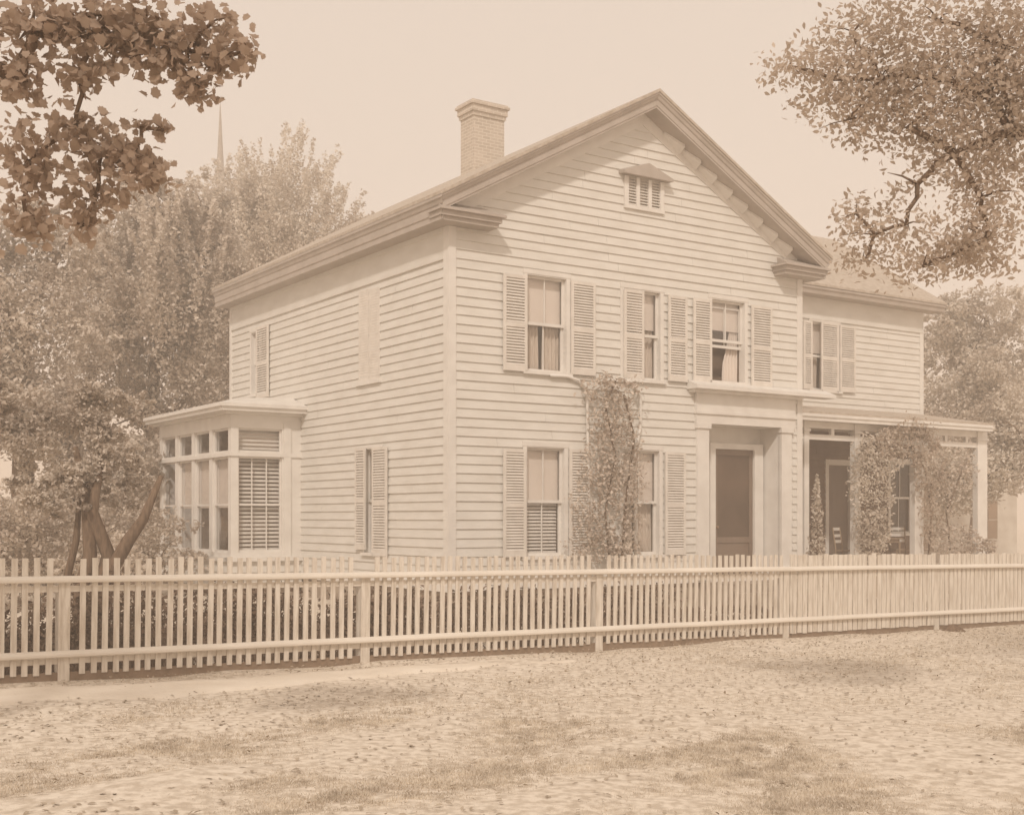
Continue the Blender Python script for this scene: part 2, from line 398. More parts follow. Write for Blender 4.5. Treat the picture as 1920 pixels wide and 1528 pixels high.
cl = MB(); clad(cl, PS, lambda z: (.11, L - .11), ZB, 4.53 + EYE, sholes, 5)
cl.build('wall', M['paint'], HOUSE)
cl = MB(); cl.box(W - .05, W, .02, L, ZB, ZSOF); cl.box(.01, W - .01, L - .05, L, ZB, ZSOF)
cl.add([(0, L - .01, ZSOF), (W, L - .01, ZSOF), (W / 2, L - .01, zr(W / 2) - .3)], [(0, 1, 2)])
cl.build('wall', M['paint'], HOUSE)
# wing walls
zpw_ = 2.78 + EYE
wins_w = rect(1520, 1570, 606, 732, front, 3.0)
window(PW, wins_w, shade=.45, curtain='full')
wh = [(wins_w[0] - .08, wins_w[1] + .08, wins_w[2] - .055, wins_w[3] + .10)]
for px in [(1503, 1519, 602, 730), (1536, 1568, 606, 736), (1571, 1600, 612, 736)]:
    shutter(PW, rect(*px, front, 3.0), .05)
pd = rect(1546, 1600, 862, 1060, front, 3.0); pw = rect(1668, 1712, 868, 1000, front, 3.0)
wh.append((pd[0], pd[1], ZB, pd[3])); wh.append((pw[0] - .08, pw[1] + .08, pw[2] - .055, pw[3] + .10))
cl = MB(); clad(cl, PW, lambda z: (W, RW - .1), zpw_ - .05, 4.97 + EYE, wh, 8)
pwl = MB(); clad(pwl, PW, lambda z: (W, RW - .1), ZB, zpw_ - .05, wh, 9); pwl.build('porch_wall', M['porch_shade'], HOUSE)
cl.box(RW - .05, RW, 3.03, 10, ZB, 5.5 + EYE)
cl.build('wall', M['paint'], HOUSE)
window(PW, pw, shade=None, curtain=None)
# porch door with frame on the wing wall
dr = MB(); dr.pbox(PW, pd[0], pd[0] + .12, ZB, pd[3], -.12, .04); dr.pbox(PW, pd[1] - .12, pd[1], ZB, pd[3], -.12, .04); dr.pbox(PW, pd[0] + .12, pd[1] - .12, pd[3] - .14, pd[3], -.12, .038)
pdo = dr.build('door_frame', M['trim'], HOUSE)
dd = MB(); dd.pbox(PW, pd[0] + .12, pd[1] - .12, ZB, pd[3] - .14, -.12, -.08)
for (a, b) in ((.1, .45), (.52, .93)):
    h_ = pd[3] - .14 - ZB; dd.pbox(PW, pd[0] + .22, pd[1] - .22, ZB + a * h_, ZB + b * h_, -.08, -.065)
dd.build('door', M['door'], pdo)

# corner boards, frieze
def one(name, m, *boxes):
    q_ = MB()
    for bb in boxes: q_.box(*bb)
    return q_.build(name, m, HOUSE)
tr = MB()   # the front corner board is an L of two faces
tr.prism([(-.040, -.040, ZB - .05), (.12, -.040, ZB - .05), (.12, 0, ZB - .05), (0, 0, ZB - .05), (0, .13, ZB - .05), (-.040, .13, ZB - .05)],
         [(-.040, -.040, ZSOF), (.12, -.040, ZSOF), (.12, 0, ZSOF), (0, 0, ZSOF), (0, .13, ZSOF), (-.040, .13, ZSOF)])
tr.build('corner_board', M['trim'], HOUSE)
one('corner_board', M['trim'], (W - .12, W + .035, -.040, .0, ZB - .05, ZSOF))
one('corner_board', M['trim'], (-.040, 0, L - .13, L, ZB - .05, ZSOF))
one('corner_board', M['trim'], (RW - .11, RW + .035, 2.96, 3.0, ZB - .05, 4.97 + EYE))
one('frieze', M['paint'], (-.030, -.001, .13, L - .13, 4.51 + EYE, ZSOF), (-.05, -.03, .131, L - .13, 4.51 + EYE, 4.56 + EYE), (-.05, -.031, .131, L - .13, ZSOF - .09, ZSOF))
one('frieze', M['paint'], (W, RW + .03, 2.965, 2.999, 4.95 + EYE, 5.5 + EYE), (W, RW + .04, 2.945, 2.964, 4.95 + EYE, 5.0 + EYE))
# raking frieze under soffit
rf = MB()
def rake_prism(mb, prof, x0, x1, mitre=0):
    X0 = lambda o: x0 if not mitre else (-o * .89 if mitre > 0 else W + o * .89)
    A = [(X0(o), -o, zr(X0(o)) - d) for o, d in prof]; B = [(x1, -o, zr(x1) - d) for o, d in prof]; mb.prism(A, B)
for a, b in ((.12, W / 2), (W - .12, W / 2)):
    rake_prism(rf, [(.0, .30), (.036, .30), (.036, .58), (.0, .58)], a, b)
rf.build('rake_frieze', M['trim'], HOUSE)
# roof slabs
def slope(mb, x0, x1, y0, y1, th=.06):
    mb.hexa([(x0, y0, zr(x0) - th), (x1, y0, zr(x1) - th), (x1, y1, zr(x1) - th), (x0, y1, zr(x0) - th), (x0, y0, zr(x0)), (x1, y0, zr(x1)), (x1, y1, zr(x1)), (x0, y1, zr(x0))])
rfm = MB(); slope(rfm, -OV, W / 2, -.52, L + .1); slope(rfm, W + OV, W / 2, -.52, L + .1)
roof = rfm.build('roof', M['roof'], HOUSE)
# raking cornice (crown, fascia, soffit)
prof = [(.50, .0605), (.50, .10), (.475, .12), (.455, .17), (.43, .19), (.43, .30), (.415, .31), (.415, .345), (.0, .345), (.0, .0605)]
co = MB(); rake_prism(co, prof, 0, W / 2, 1); rake_prism(co, prof, 0, W / 2, -1)
co.build('rake_cornice', M['cornice'], HOUSE)
# eave cornice both sides
ec = MB()
ep = [(.445, ZT - .061), (.445, ZT - .11), (.42, ZT - .13), (.40, ZT - .19), (.38, ZT - .21), (.38, ZT - .34), (.36, ZT - .36), (.36, ZSOF), (0, ZSOF), (0, ZT + SL * OV - .062)]
ec.prism([(-e, -e / .89, z) for e, z in ep], [(-e, L + .09, z) for e, z in ep])
ec.prism([(W + e, -e / .89, z) for e, z in ep], [(W + e, L + .09, z) for e, z in ep])
ec.build('eave_cornice', M['cornice'], HOUSE)
# cornice returns
for sgn, x_ in ((1, 0.0), (-1, W)):
    m = MB(); X = lambda a: x_ + sgn * a
    def band(a0, a1, y0, z0, z1): m.box(min(X(a0), X(a1)), max(X(a0), X(a1)), y0, -.0, z0, z1)
    band(-.375, .80, -.36, ZSOF - .005, ZSOF + .07); band(-.40, .84, -.41, ZSOF + .07, ZSOF + .16); band(-.44, .90, -.47, ZSOF + .16, ZSOF + .20)
    m.prism([(X(-.44), -.47, ZSOF + .2005), (X(.90), -.47, ZSOF + .2005), (X(.70), 0, ZSOF + .40), (X(-.3), 0, ZSOF + .40)],
            [(X(-.44), -.46, ZSOF + .195), (X(.90), -.46, ZSOF + .195), (X(.70), .01, ZSOF + .2), (X(-.3), .01, ZSOF + .2)])
    m.build('cornice_return', M['cornice'], HOUSE)
# wedge blocks added in place of sunlit patches along the right rake
for i in range(8):
    x = W / 2 + .50 + i * .43; e = .40
    T = lambda xx, dd: zr(xx) - .35 - dd
    m = MB(); m.prism([(x, -.038, T(x, .02)), (x + e, -.038, T(x + e, .02)), (x + e, -.038, T(x + e, .17)), (x, -.038, T(x, .07))],
                      [(x, -.08, T(x, .0)), (x + e, -.22, T(x + e, .0)), (x + e, -.22, T(x + e, .06)), (x, -.08, T(x, .04))])
    m.build('lit_patch_block', M['trim'], HOUSE)
# chimney on the ridge
cm = M['chimney']; nt_ = cm.node_tree; bs_ = nt_.nodes['Principled BSDF']; tx_ = nt_.nodes.new('ShaderNodeTexCoord'); sp_ = nt_.nodes.new('ShaderNodeSeparateXYZ'); ad_ = nt_.nodes.new('ShaderNodeMath'); cb_ = nt_.nodes.new('ShaderNodeCombineXYZ')
nt_.links.new(tx_.outputs['Object'], sp_.inputs[0]); nt_.links.new(sp_.outputs[0], ad_.inputs[0]); nt_.links.new(sp_.outputs[1], ad_.inputs[1]); nt_.links.new(ad_.outputs[0], cb_.inputs[0]); nt_.links.new(sp_.outputs[2], cb_.inputs[1])
bk_ = nt_.nodes.new('ShaderNodeTexBrick'); nt_.links.new(cb_.outputs[0], bk_.inputs['Vector']); bk_.inputs['Scale'].default_value = 1; bk_.inputs['Brick Width'].default_value = .21; bk_.inputs['Row Height'].default_value = .073; bk_.inputs['Mortar Size'].default_value = .008
bk_.inputs['Color1'].default_value = (.58, .50, .42, 1); bk_.inputs['Color2'].default_value = (.47, .40, .33, 1); bk_.inputs['Mortar'].default_value = (.66, .60, .52, 1); nt_.links.new(bk_.outputs['Color'], bs_.inputs['Base Color'])
ch = MB(); cu, cv = W / 2, 5.75; ZC = 9.54 + EYE
ch.box(cu - .42, cu + .42, cv - .28, cv + .28, zr(cu) - 1, ZC - .42)
for i, (e, a, b) in enumerate(((.0, .42, .34), (.03, .34, .25), (.06, .25, .10), (.10, .10, .04), (.07, .04, 0))):
    ch.box(cu - .42 - e, cu + .42 + e, cv - .28 - e, cv + .28 + e, ZC - a, ZC - b)
cho = ch.build('chimney', M['chimney'], HOUSE)
# wing roof
ZWE = 5.74 + EYE; wr = MB(); RX = RW + .42
ridge_y, ridge_z = 6.4, ZWE + 3.9 * .62
for ya, za, yb, zb_ in ((2.5, ZWE, ridge_y, ridge_z), (10.3, ZWE, ridge_y, ridge_z)):
    wr.hexa([(W - .3, ya, za - .06), (RX, ya, za - .06), (RX, yb, zb_ - .06), (W - .3, yb, zb_ - .06), (W - .3, ya, za), (RX, ya, za), (RX, yb, zb_), (W - .3, yb, zb_)])
wr.build('roof', M['roof'], HOUSE)
wc = MB(); pr = [(2.52, ZWE - .061), (2.52, ZWE - .12), (2.56, ZWE - .15), (2.58, ZWE - .24), (3.0, ZWE - .24), (3.0, ZWE + .2)]
wc.prism([(W, y, z) for y, z in pr], [(RX - .01, y, z) for y, z in pr])
wc.add([(RW, 3.0, 5.5 + EYE), (RW, 10, 5.5 + EYE), (RW, ridge_y, ridge_z - .1)], [(0, 1, 2)])
wc.build('eave_cornice', M['cornice'], HOUSE)
# foundation
fd = MB(); fd.box(.02, W - .02, .03, L, -.5, ZB - .005); fd.box(W, RW, 3.03, 9.9, -.5, ZB - .005)
fd.box(-BW + .06, .0, BV0 + .06, BV0 + BVL - .06, -.5, .5)
fd.build('foundation', M['stone'], HOUSE)
wt = MB(); wt.box(-.03, W + .03, -.055, .0, ZB - .12, ZB - .0); wt.box(-.055, -.03, -.03, L, ZB - .12, ZB - .001)
wt.build('water_table', M['trim'], HOUSE)
# ---- entrance
dt = MB(); zb = .35; ENT = zent
ps = front(1303)
for a, b in ((DS0, DO0), (DO1, front(1480))):
    dt.pbox(PF, a, b, zb, ztop, -.02, .075); dt.pbox(PF, a - .03, b + .03, ztop - .10, ztop - .002, -.02, .11); dt.pbox(PF, a - .03, b + .03, zb, zb + .22, -.02, .105)
dt.pbox(PF, DS0 - .03, front(1484) + .03, ztop, ENT - .10, -.02, .085)
dt.pbox(PF, DS0 - .05, front(1484) + .05, ztop + .19, ztop + .24, -.02, .12)
dt.build('door_surround', M['trim'], HOUSE)
hood = MB(); h0, h1 = front(1286), W + .75
hood.pbox(PF, h0 + .05, W - .13, ENT - .10, ENT - .04, -.0, .22); hood.pbox(PF, h0, h1, ENT - .04, ENT + .03, -.0, .34)
hood.prism([PF(h0, ENT + .0305, .34), PF(h1, ENT + .0305, .34), PF(h1, ENT + .14, 0.045), PF(h0, ENT + .14, .045)], [PF(h0, ENT + .029, .33), PF(h1, ENT + .029, .33), PF(h1, ENT + .03, .02), PF(h0, ENT + .03, .02)])
hood.build('door_hood', M['trim'], HOUSE)
rv = MB(); D = .50; q = rect(1337, 1410, 843, 1090, front, D)
for a, b in ((DO0 - .02, DO0), (DO1, DO1 + .02)): rv.box(a, b, .0, D + .1, zb, ztop)
rv.box(DO0, DO1, .0, D + .1, ztop, ztop + .02)
lj = (front(1327, None, D), q[0]); rj = (q[1], front(1426, None, D))
rv.box(lj[0], lj[1], D - .08, D + .08, zb, q[3] + .12); rv.box(rj[0], rj[1], D - .08, D + .08, zb, q[3] + .12)
rv.box(DO0, DO1, D + .06, D + .1, zb, ztop)
rv.box(lj[0], rj[1], D - .079, D + .06, q[3], q[3] + .12)
rv.box(DO0, DO1, 0, D + .1, zb - .05, zb + .03)
rvo = rv.build('door_recess', M['trim'], HOUSE)
dd = MB(); dd.box(q[0], q[1], D + .0, D + .04, zb + .03, q[3]);
dd.box(q[0], q[0] + .1, D - .02, D, zb + .03, q[3]); dd.box(q[1] - .1, q[1], D - .02, D, zb + .03, q[3])
for zz in (zb + .03, zb + .72, q[3] - .12): dd.box(q[0] + .1, q[1] - .1, D - .018, D, zz, zz + .12)
do = dd.build('front_door', M['door'], HOUSE)
gl = MB(); gl.box(q[0] + .1, q[1] - .1, D - .008, D - .002, zb + .84, q[3] - .12); gl.build('door_screen', M['screen'], do)
kn = MB(); kn.tube([(q[0] + .06, D - .08, zb + 1.05), (q[0] + .06, D - .02, zb + 1.05)], [.03, .015], 10); kn.build('door_knob', M['pot'], do, True)
st = MB(); st.box(DO0 - .1, DO1 + .1, -.95, 0, -.3, .30); st.box(DO0 - .1, DO1 + .1, -1.3, -.951, -.3, .13); st.build('door_step', M['stone'], HOUSE)

# ---- bay window on the side wall
BX = -BW; bz0 = front(430, 1045, BV0)[1]; bz1 = front(432, 790, BV0)[1]; brl = front(432, 850, BV0)[1]
PB = lambda s, z, o: (s, BV0 - o, z)             # street face
PL = lambda s, z, o: (BX - o, s, z)              # outer face
by1 = BV0 + BVL
bay = MB(); pw_ = .17
cols_s = [(front(432, None, BV0), front(447, None, BV0)), (front(529, None, BV0), front(545, None, BV0))]
bay.pbox(PB, BX, cols_s[0][1], bz0, bz1, -.16, .0); bay.pbox(PB, cols_s[1][0], -.001, bz0, bz1, -.16, .0)
bay.pbox(PB, cols_s[1][0] + .03, cols_s[1][1], bz0, bz1, 0, .03)
segs = 4; ws = (BVL - pw_) / segs; lw = []
for i in range(segs + 1):
    a = BV0 + i * ws
    if i > 0: bay.pbox(PL, a, a + pw_, bz0, bz1, -.16, .0)
    if i < segs: lw.append((a + pw_, a + ws))
bay.box(BX + .16, 0, by1 - .10, by1, bz0, bz1)
# rails and sill, head
bay.pbox(PB, BX - .03, 0, brl - .05, brl + .03, -.12, .035); bay.pbox(PL, BV0 - .034, by1, brl - .049, brl + .029, -.12, .033)
bay.pbox(PB, BX - .08, 0, bz0 - .09, bz0, -.16, .10); bay.pbox(PL, BV0 - .099, by1 + .03, bz0 - .089, bz0 - .001, -.16, .08)
bay.pbox(PB, BX, 0, bz1 - .12, bz1 + .16, -.158, .006); bay.pbox(PL, BV0 - .002, by1, bz1 - .119, bz1 + .159, -.158, .008)
bay.pbox(PB, BX, 0, bz0, bz0 + .10, -.15, .004); bay.pbox(PL, BV0, by1, bz0, bz0 + .09, -.15, .004)
bayo = bay.build('bay_window', M['trim'], HOUSE)
br = MB(); bt = front(430, 757, BV0)[1]; OVB = .36
def ring(e, z0, z1): br.box(BX - e, .0, BV0 - e, by1 + min(e, .12 + e * .01), z0, z1)
ring(.12, bz1 + .16, bz1 + .21); ring(OVB - .05, bz1 + .21, bz1 + .29); ring(OVB, bz1 + .29, bz1 + .36)
A = [(BX - OVB, BV0 - OVB, bz1 + .3605), (-.03, BV0 - OVB, bz1 + .3605), (-.03, by1 + .12, bz1 + .3605), (BX - OVB, by1 + .12, bz1 + .3605)]
Bq = [(BX + .35, BV0 + .5, bz1 + .55), (-.03, BV0 + .5, bz1 + .62), (-.03, by1 - .3, bz1 + .62), (BX + .35, by1 - .3, bz1 + .55)]
br.prism(A, Bq); br.build('bay_roof', M['trim'], bayo)
def baywin(P, s0, s1, z0, z1, kind, nm=1):
    g = MB(); g.sheet(P, s0, s1, z0, z1, -.09); g.build('pane', M['glass'], bayo)
    f = MB(); e = .035
    for a, b in ((s0, s0 + e), (s1 - e, s1)): f.pbox(P, a, b, z0, z1, -.10, -.05)
    for a, b in ((z0, z0 + .05), (z1 - .04, z1)): f.pbox(P, s0 + e, s1 - e, a, b, -.099, -.051)
    if kind == 'low':
        zm = (z0 + z1) / 2; f.pbox(P, s0 + e, s1 - e, zm - .02, zm + .02, -.098, -.05)
    for i in range(nm):
        x = s0 + (s1 - s0) * (i + 1) / (nm + 1); f.pbox(P, x - .01, x + .01, z0 + .05, z1 - .04, -.097, -.07)
    f.build('sash', M['trim'], bayo)
wS0, wS1 = cols_s[0][1], cols_s[1][0]
baywin(PB, wS0, wS1, brl + .03, bz1 - .12, 'top', 0); baywin(PB, wS0, wS1, bz0 + .10, brl - .05, 'low', 2)
m = MB(); zz = bz0 + .14
while zz < bz1 - .15:
    if not (brl - .12 < zz < brl + .03):
        st_ = .055 if zz < brl else .0
        m.hexa([PB(wS0, zz, -.16), PB(wS1, zz, -.16), PB(wS1, zz + .006, -.157), PB(wS0, zz + .006, -.157), PB(wS0, zz + .045, -.2), PB(wS1, zz + .045, -.2), PB(wS1, zz + .051, -.197), PB(wS0, zz + .051, -.197)])
    zz += .085
m.build('blind', M['shutter'], bayo)
m = MB(); m.pbox(PB, wS0, wS1, brl + .03, bz1 - .12, -.215, -.21)
for (a, b) in lw[:3]:
    m.pbox(PL, a, b, bz0 + (brl - bz0) * .48, brl - .05, -.17, -.165)
m.build('shade', M['shade'], bayo)
for (a, b) in lw:
    baywin(PL, a, b, brl + .03, bz1 - .12, 'top', 0); baywin(PL, a, b, bz0 + .09, brl - .05, 'low', 0)
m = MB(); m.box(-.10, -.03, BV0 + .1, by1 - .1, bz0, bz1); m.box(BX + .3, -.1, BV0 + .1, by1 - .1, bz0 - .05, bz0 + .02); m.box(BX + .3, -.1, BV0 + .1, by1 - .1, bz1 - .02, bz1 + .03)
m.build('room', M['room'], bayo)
sk = MB(); clad(sk, PB, lambda z: (BX, -.0), .12, bz0 - .09, [], 11); clad(sk, PL, lambda z: (BV0, by1), .12, bz0 - .09, [], 12)
sk.build('bay_skirt', M['paint'], bayo)

# ---- porch in front of the wing
PT = .9; PP = lambda s, z, o: (s, PT - o, z)
pe = front(1862, None, PT - .3); zpe = 2.36 + EYE; zpw = 2.78 + EYE
pr_ = MB()
pr_.hexa([(W + .04, PT - .32, zpe - .05), (pe, PT - .32, zpe - .05), (pe, 3.0, zpw - .05), (W + .04, 3.0, zpw - .05), (W + .04, PT - .32, zpe), (pe, PT - .32, zpe), (pe, 3.0, zpw), (W + .04, 3.0, zpw)])
po = pr_.build('porch_roof', M['roof'], HOUSE)
m = MB(); m.box(W + .04, pe - .02, PT - .30, PT - .26, zpe - .20, zpe - .051); m.box(W + .04, pe - .04, PT - .33, PT - .301, zpe - .115, zpe - .051)
m.box(W + .04, pe - .05, PT - .26, 3.0, zpe - .19, zpe - .16); m.box(pe - .06, pe - .02, PT - .259, 3.0, zpe - .2, zpe - .051)
m.build('porch_cornice', M['trim'], po)
pposts = [(1507, 1516), (1602, 1612), (1714, 1728), (1832, 1850)]
for a, b in pposts:
    u0, u1 = front(a, None, PT), front(b, None, PT); wdt = max(.13, u1 - u0)
    m = MB(); m.box(u0, u0 + wdt, PT - .02, PT + .13, .35, zpe - .191)
    m.box(u0 - .03, u0 + wdt + .03, PT - .05, PT + .16, zpe - .42, zpe - .36); m.box(u0 - .025, u0 + wdt + .025, PT - .045, PT + .155, .36, .55)
    m.build('porch_post', M['trim'], HOUSE)
m = MB(); ug0 = front(1516, None, PT); ug1 = front(1832, None, PT)
zf = [front(1560, y, PT)[1] for y in (812, 823, 838)]
m.box(W + .05, ug1, PT + .01, PT + .09, zpe - .34, zpe - .192); m.box(W + .05, ug1, PT + .005, PT + .095, zpe - .60, zpe - .48)
x = ug0
k = 0
while x < ug1:
    m.box(x - .05, x + .05, PT + .015, PT + .085, zpe - .48, zpe - .34); x += .82
m.build('porch_frieze', M['trim'], HOUSE)
m = MB(); m.box(W + .03, pe - .25, PT - .1, 3.0, .28, .36); m.box(W + .03, pe - .25, PT - .05, PT + .02, -.4, .279); m.build('porch_floor', M['wood'], HOUSE)

# ------------------------------------------------------------------ picket fences along the street
def fence(s0, s1, label, pw, seed, post_at):
    rr = random.Random(seed); o = F0 + FD * s0; z0 = .01 - .0133 * s0
    root = empty('picket_fence', (o[0], o[1], z0), math.atan2(FD[1], FD[0])); root.rotation_euler = (0, math.atan(.0133), math.atan2(FD[1], FD[0]))
    tag(root, label, 'fence', 'white picket fences along the street'); Ln = s1 - s0
    pk = []; s = .02
    while s < Ln - pw:
        if all(abs(s + pw / 2 + s0 - q_) > .084 for q_ in post_at): pk.append(s)
        s += .1085
    vis = sorted(pk, key=lambda a: abs(a + s0 - 3))  # nearest the camera first
    keep = set(vis[:95]); rest = MB()
    for a in pk:
        j = rr.uniform(-.006, .006); t = rr.gauss(0, .004); top = 1.19 + rr.gauss(0, .007); bot = .055 + rr.uniform(-.006, .01)
        P8 = lambda mb: mb.hexa([(a + j, .0, bot), (a + j + pw, .0, bot), (a + j + pw, .020, bot), (a + j, .020, bot),
                                 (a + j + t, .0, top), (a + j + t + pw, .0, top + rr.uniform(-.004, .004)), (a + j + t + pw, .020, top), (a + j + t, .020, top)])
        if a in keep:
            m = MB(); P8(m); m.build('picket', M['fence'], root)
        else: P8(rest)
    if rest.v: tag(rest.build('picket', M['fence'], root), kind='stuff')
    for z in (.955, .225):
        m = MB(); n = 16; k = 9; rings = []
        for i in range(n + 1):
            w1, w2 = rr.uniform(-.003, .003), rr.uniform(-.001, .001)
            rings += [(Ln * i / n, y + w2, z + w1 + h_) for y, h_ in ((-.001, 0), (-.046, .0), (-.054, .010), (-.054, .030), (-.042, .050), (-.018, .062), (-.001, .066))]
        k = 7; fs = [(i * k + j, i * k + (j + 1) % k, (i + 1) * k + (j + 1) % k, (i + 1) * k + j) for i in range(n) for j in range(k)]
        m.add(rings, fs + [tuple(range(k)), tuple(n * k + j for j in range(k))]); m.build('rail', M['rail'], root)
    for z in (.86, .155):
        m = MB(); m.box(0.01, Ln - .01, .0215, .06, z + .001, z + .06); m.build('back_rail', M['rail'], root)
    for p in post_at:
        m = MB(); m.box(p - s0 - .055, p - s0 + .055, .003, .14, -.3, .95); m.build('post', M['fence'], root)
    m = MB(); m.box(0, Ln, .0215, .045, -.06, .075); m.build('base_board', M['board'], root)
    return root
fence(-3.4, 10.24, 'long white picket fence with wide gaps at the left and centre of the street edge', .055, 3, [-3.3, .05, 3.35, 6.7, 10.1])
fence(10.2, 20.2, 'picket fence stretch of wider close set boards in front of the porch', .084, 4, [13.5, 16.9, 20.1])

# ------------------------------------------------------------------ ground
def ground():
    xs = np.concatenate([np.linspace(-380, -40, 14), np.linspace(-34, 34, 137), np.linspace(40, 380, 14)])
    ys = np.concatenate([np.linspace(-60, -20, 5), np.linspace(-12, 48, 121), np.linspace(56, 420, 16)])
    rng = np.random.default_rng(2); nz = rng.normal(size=(len(ys), len(xs))) * .012
    nz = (nz + np.roll(nz, 1, 0) + np.roll(nz, 1, 1) + np.roll(nz, -1, 0)) / 2
    vs = [(float(x), float(y), gz(x, y) + (float(nz[j, i]) if 2 < y < 45 and abs(x) < 33 else 0)) for j, y in enumerate(ys) for i, x in enumerate(xs)]
    n = len(xs); fs = [(j * n + i, j * n + i + 1, (j + 1) * n + i + 1, (j + 1) * n + i) for j in range(len(ys) - 1) for i in range(n - 1)]
    mb = MB(); mb.add(vs, fs); tag(mb.build('ground', M['ground'], None, True), kind='structure')
ground()
def floc(s, d, z=0.0):     # s along the fence, d towards the street
    p = F0 + FD * s + np.array([FD[1], -FD[0]]) * d
    return (p[0], p[1], gz(*p) + z)
mb = MB(); n = 90; vs = []; cols = 7
for i in range(n + 1):
    sx = -8 + 13.5 * i / n; k = max(0, 1 - (i / n) ** 4)
    d0 = .40 + .12 * math.sin(sx * 1.3) + .05 * math.sin(sx * 5.1) + (1 - k) * .5; d1 = d0 + .1 + k * (1.15 + .12 * math.sin(sx * .9 + 1) + .07 * math.sin(sx * 4.1))
    for j in range(cols + 1): vs.append(floc(sx, d0 + (d1 - d0) * j / cols, -.05 if j in (0, cols) else .028))
mb.add(vs, [(i * (cols + 1) + j, i * (cols + 1) + j + 1, (i + 1) * (cols + 1) + j + 1, (i + 1) * (cols + 1) + j) for i in range(n) for j in range(cols)])
tag(mb.build('path', M['path'], None, True), kind='structure')

# grass tufts on the verge and in the yard
def grass(name, n, region, size, seed, m):
    rng = np.random.default_rng(seed); pts = []
    from mathutils import noise
    V = []; Fc = []
    k = 0; tries = 0
    while k < n and tries < n * 6:
        tries += 1; p = region(rng)
        if p is None: continue
        x, y, dens = p
        if noise.noise(Vector((x * .9, y * .9, 3.1))) * .35 + noise.noise(Vector((x * 4.6, y * 4.6, 9))) * 1.0 + rng.uniform(-.3, .3) < .25 - dens: continue
        z = gz(x, y) - .01; k += 1
        for _ in range(5):
            a = rng.uniform(0, 2 * PI); h = size * rng.uniform(.5, 1.3); w = size * .16; le = rng.uniform(.2, 1.1) * h
            bx, by = x + rng.normal() * .022, y + rng.normal() * .022; dx, dy = math.cos(a), math.sin(a); b = len(V)
            V += [(bx - dy * w, by + dx * w, z), (bx + dy * w, by - dx * w, z), (bx + dx * le, by + dy * le, z + h)]; Fc.append((b, b + 1, b + 2))
    mb = MB(); mb.v = V; mb.f = Fc; return mb.build(name, m, None)
def verge(rng):
    Y = rng.uniform(4.6, 21) if rng.random() < .45 else rng.uniform(4.6, 10); x = rng.uniform(-.46, .46) * Y; s = (x - F0[0]) * FD[0] + (Y - F0[1]) * FD[1]
    d = -((x - F0[0]) * -FD[1] + (Y - F0[1]) * FD[0])
    if d < .12: return None
    near = min(1, (d - .12) / 2.2)
    on_path = s < 5 and .35 < d < 1.8
    return x, Y, (-.25 if on_path else .22 + .28 * near - (.12 if d < .35 else 0))
tag(grass('grass', 62000, verge, .021, 4, M['grass']), 'short dry grass on the verge in front of the fence', 'grass', kind='stuff')
def yard(rng):
    s = rng.uniform(-6, 19); d = rng.uniform(.3, 5.2)
    p = F0 + FD * s - np.array([FD[1], -FD[0]]) * d
    return p[0], p[1], (.8 if s < 5 else .25)
tag(grass('grass', 9000, yard, .13, 6, M['yard']), 'taller darker grass in the yard behind the fence', 'grass', kind='stuff')
# fallen leaves
rng = np.random.default_rng(12); pts = []
while len(pts) < 21000:
    s = rng.uniform(-4, 19); d = abs(rng.normal()) * 4.2 + .05; p = floc(s, d, .02)
    if .6 < d < 1.7 and s < 5 and rng.random() < .6: continue
    if p[1] > 4: pts.append(p)
tag(leafcloud('leaf_litter', M['litter'], None, pts, .032, OVAL, .7, 2.2), 'scattered fallen leaves on the verge outside the fence', 'leaf litter', kind='stuff')

# ------------------------------------------------------------------ climbing plants
def hloc(u, v, z): p = C0 + Uv * u + Vv * v; return (p[0], p[1], z)
def climber(name, label, cat, blobs, n, leaf, m, stems, t, group=None):
    """blobs in house wall pixels: (px, py, half_w_px, half_h_px, weight) on plane t"""
    u0, z0 = front(blobs[0][0], 1060, t); root = empty(name, hloc(u0, t, gz(*hloc(u0, t, 0)[:2]))); tag(root, label, cat, group)
    R = Vector(root.location); rng = np.random.default_rng(n); out = []; tot = sum(b[2] * b[3] * b[4] for b in blobs)
    for px, py, hw, hh, w in blobs:
        k = int(n * hw * hh * w / tot); nc = max(3, k // 9)
        cs = []
        while len(cs) < nc:
            a, b = rng.uniform(-1, 1, 2)
            if a * a + b * b * .8 < 1: cs.append((px + a * hw, py + b * hh))
        for cx, cy in cs:
            u, z = front(cx, cy, t)
            for _ in range(9):
                out.append(np.array(hloc(u + rng.normal() * .07, t - .06 - abs(rng.normal()) * .10, z + rng.normal() * .06)) - np.array(R))
    leafcloud('foliage', m, root, out, leaf, OVAL, .4, .2)
    mb = MB()
    for pl in stems:
        pts = [Vector(hloc(*(lambda q: (q[0], t - .07, q[1]))(front(x, y, t)))) - R for x, y in pl]
        mb.tube(pts, [.022] * len(pts), 6)
    mb.build('stem', M['bark'], root, True)
    return root
climber('climbing_vine', 'leafy vine climbing the gable front between the two ground floor windows', 'vine',
        [(1140, 960, 54, 85, 1), (1142, 860, 50, 70, .9), (1140, 785, 48, 55, .9), (1138, 726, 62, 20, 1.2), (1182, 890, 24, 80, .5), (1088, 960, 26, 85, .45), (1120, 1020, 70, 28, .7)], 3900, .072, M['vine'],
        [[(1140, 1062), (1130, 960), (1150, 860), (1130, 760), (1150, 715)], [(1160, 1062), (1170, 930), (1185, 820), (1165, 740)]], -.10)
climber('porch_vine', 'thick vine with glossy leaves climbing the second porch post', 'vine',
        [(1630, 930, 34, 100, 1), (1645, 845, 42, 40, 1), (1625, 1000, 32, 50, .8), (1600, 890, 16, 60, .5)], 3400, .075, M['leafpale'], [[(1625, 1062), (1615, 960), (1635, 860), (1640, 820)]], .80, 'vines on the porch')
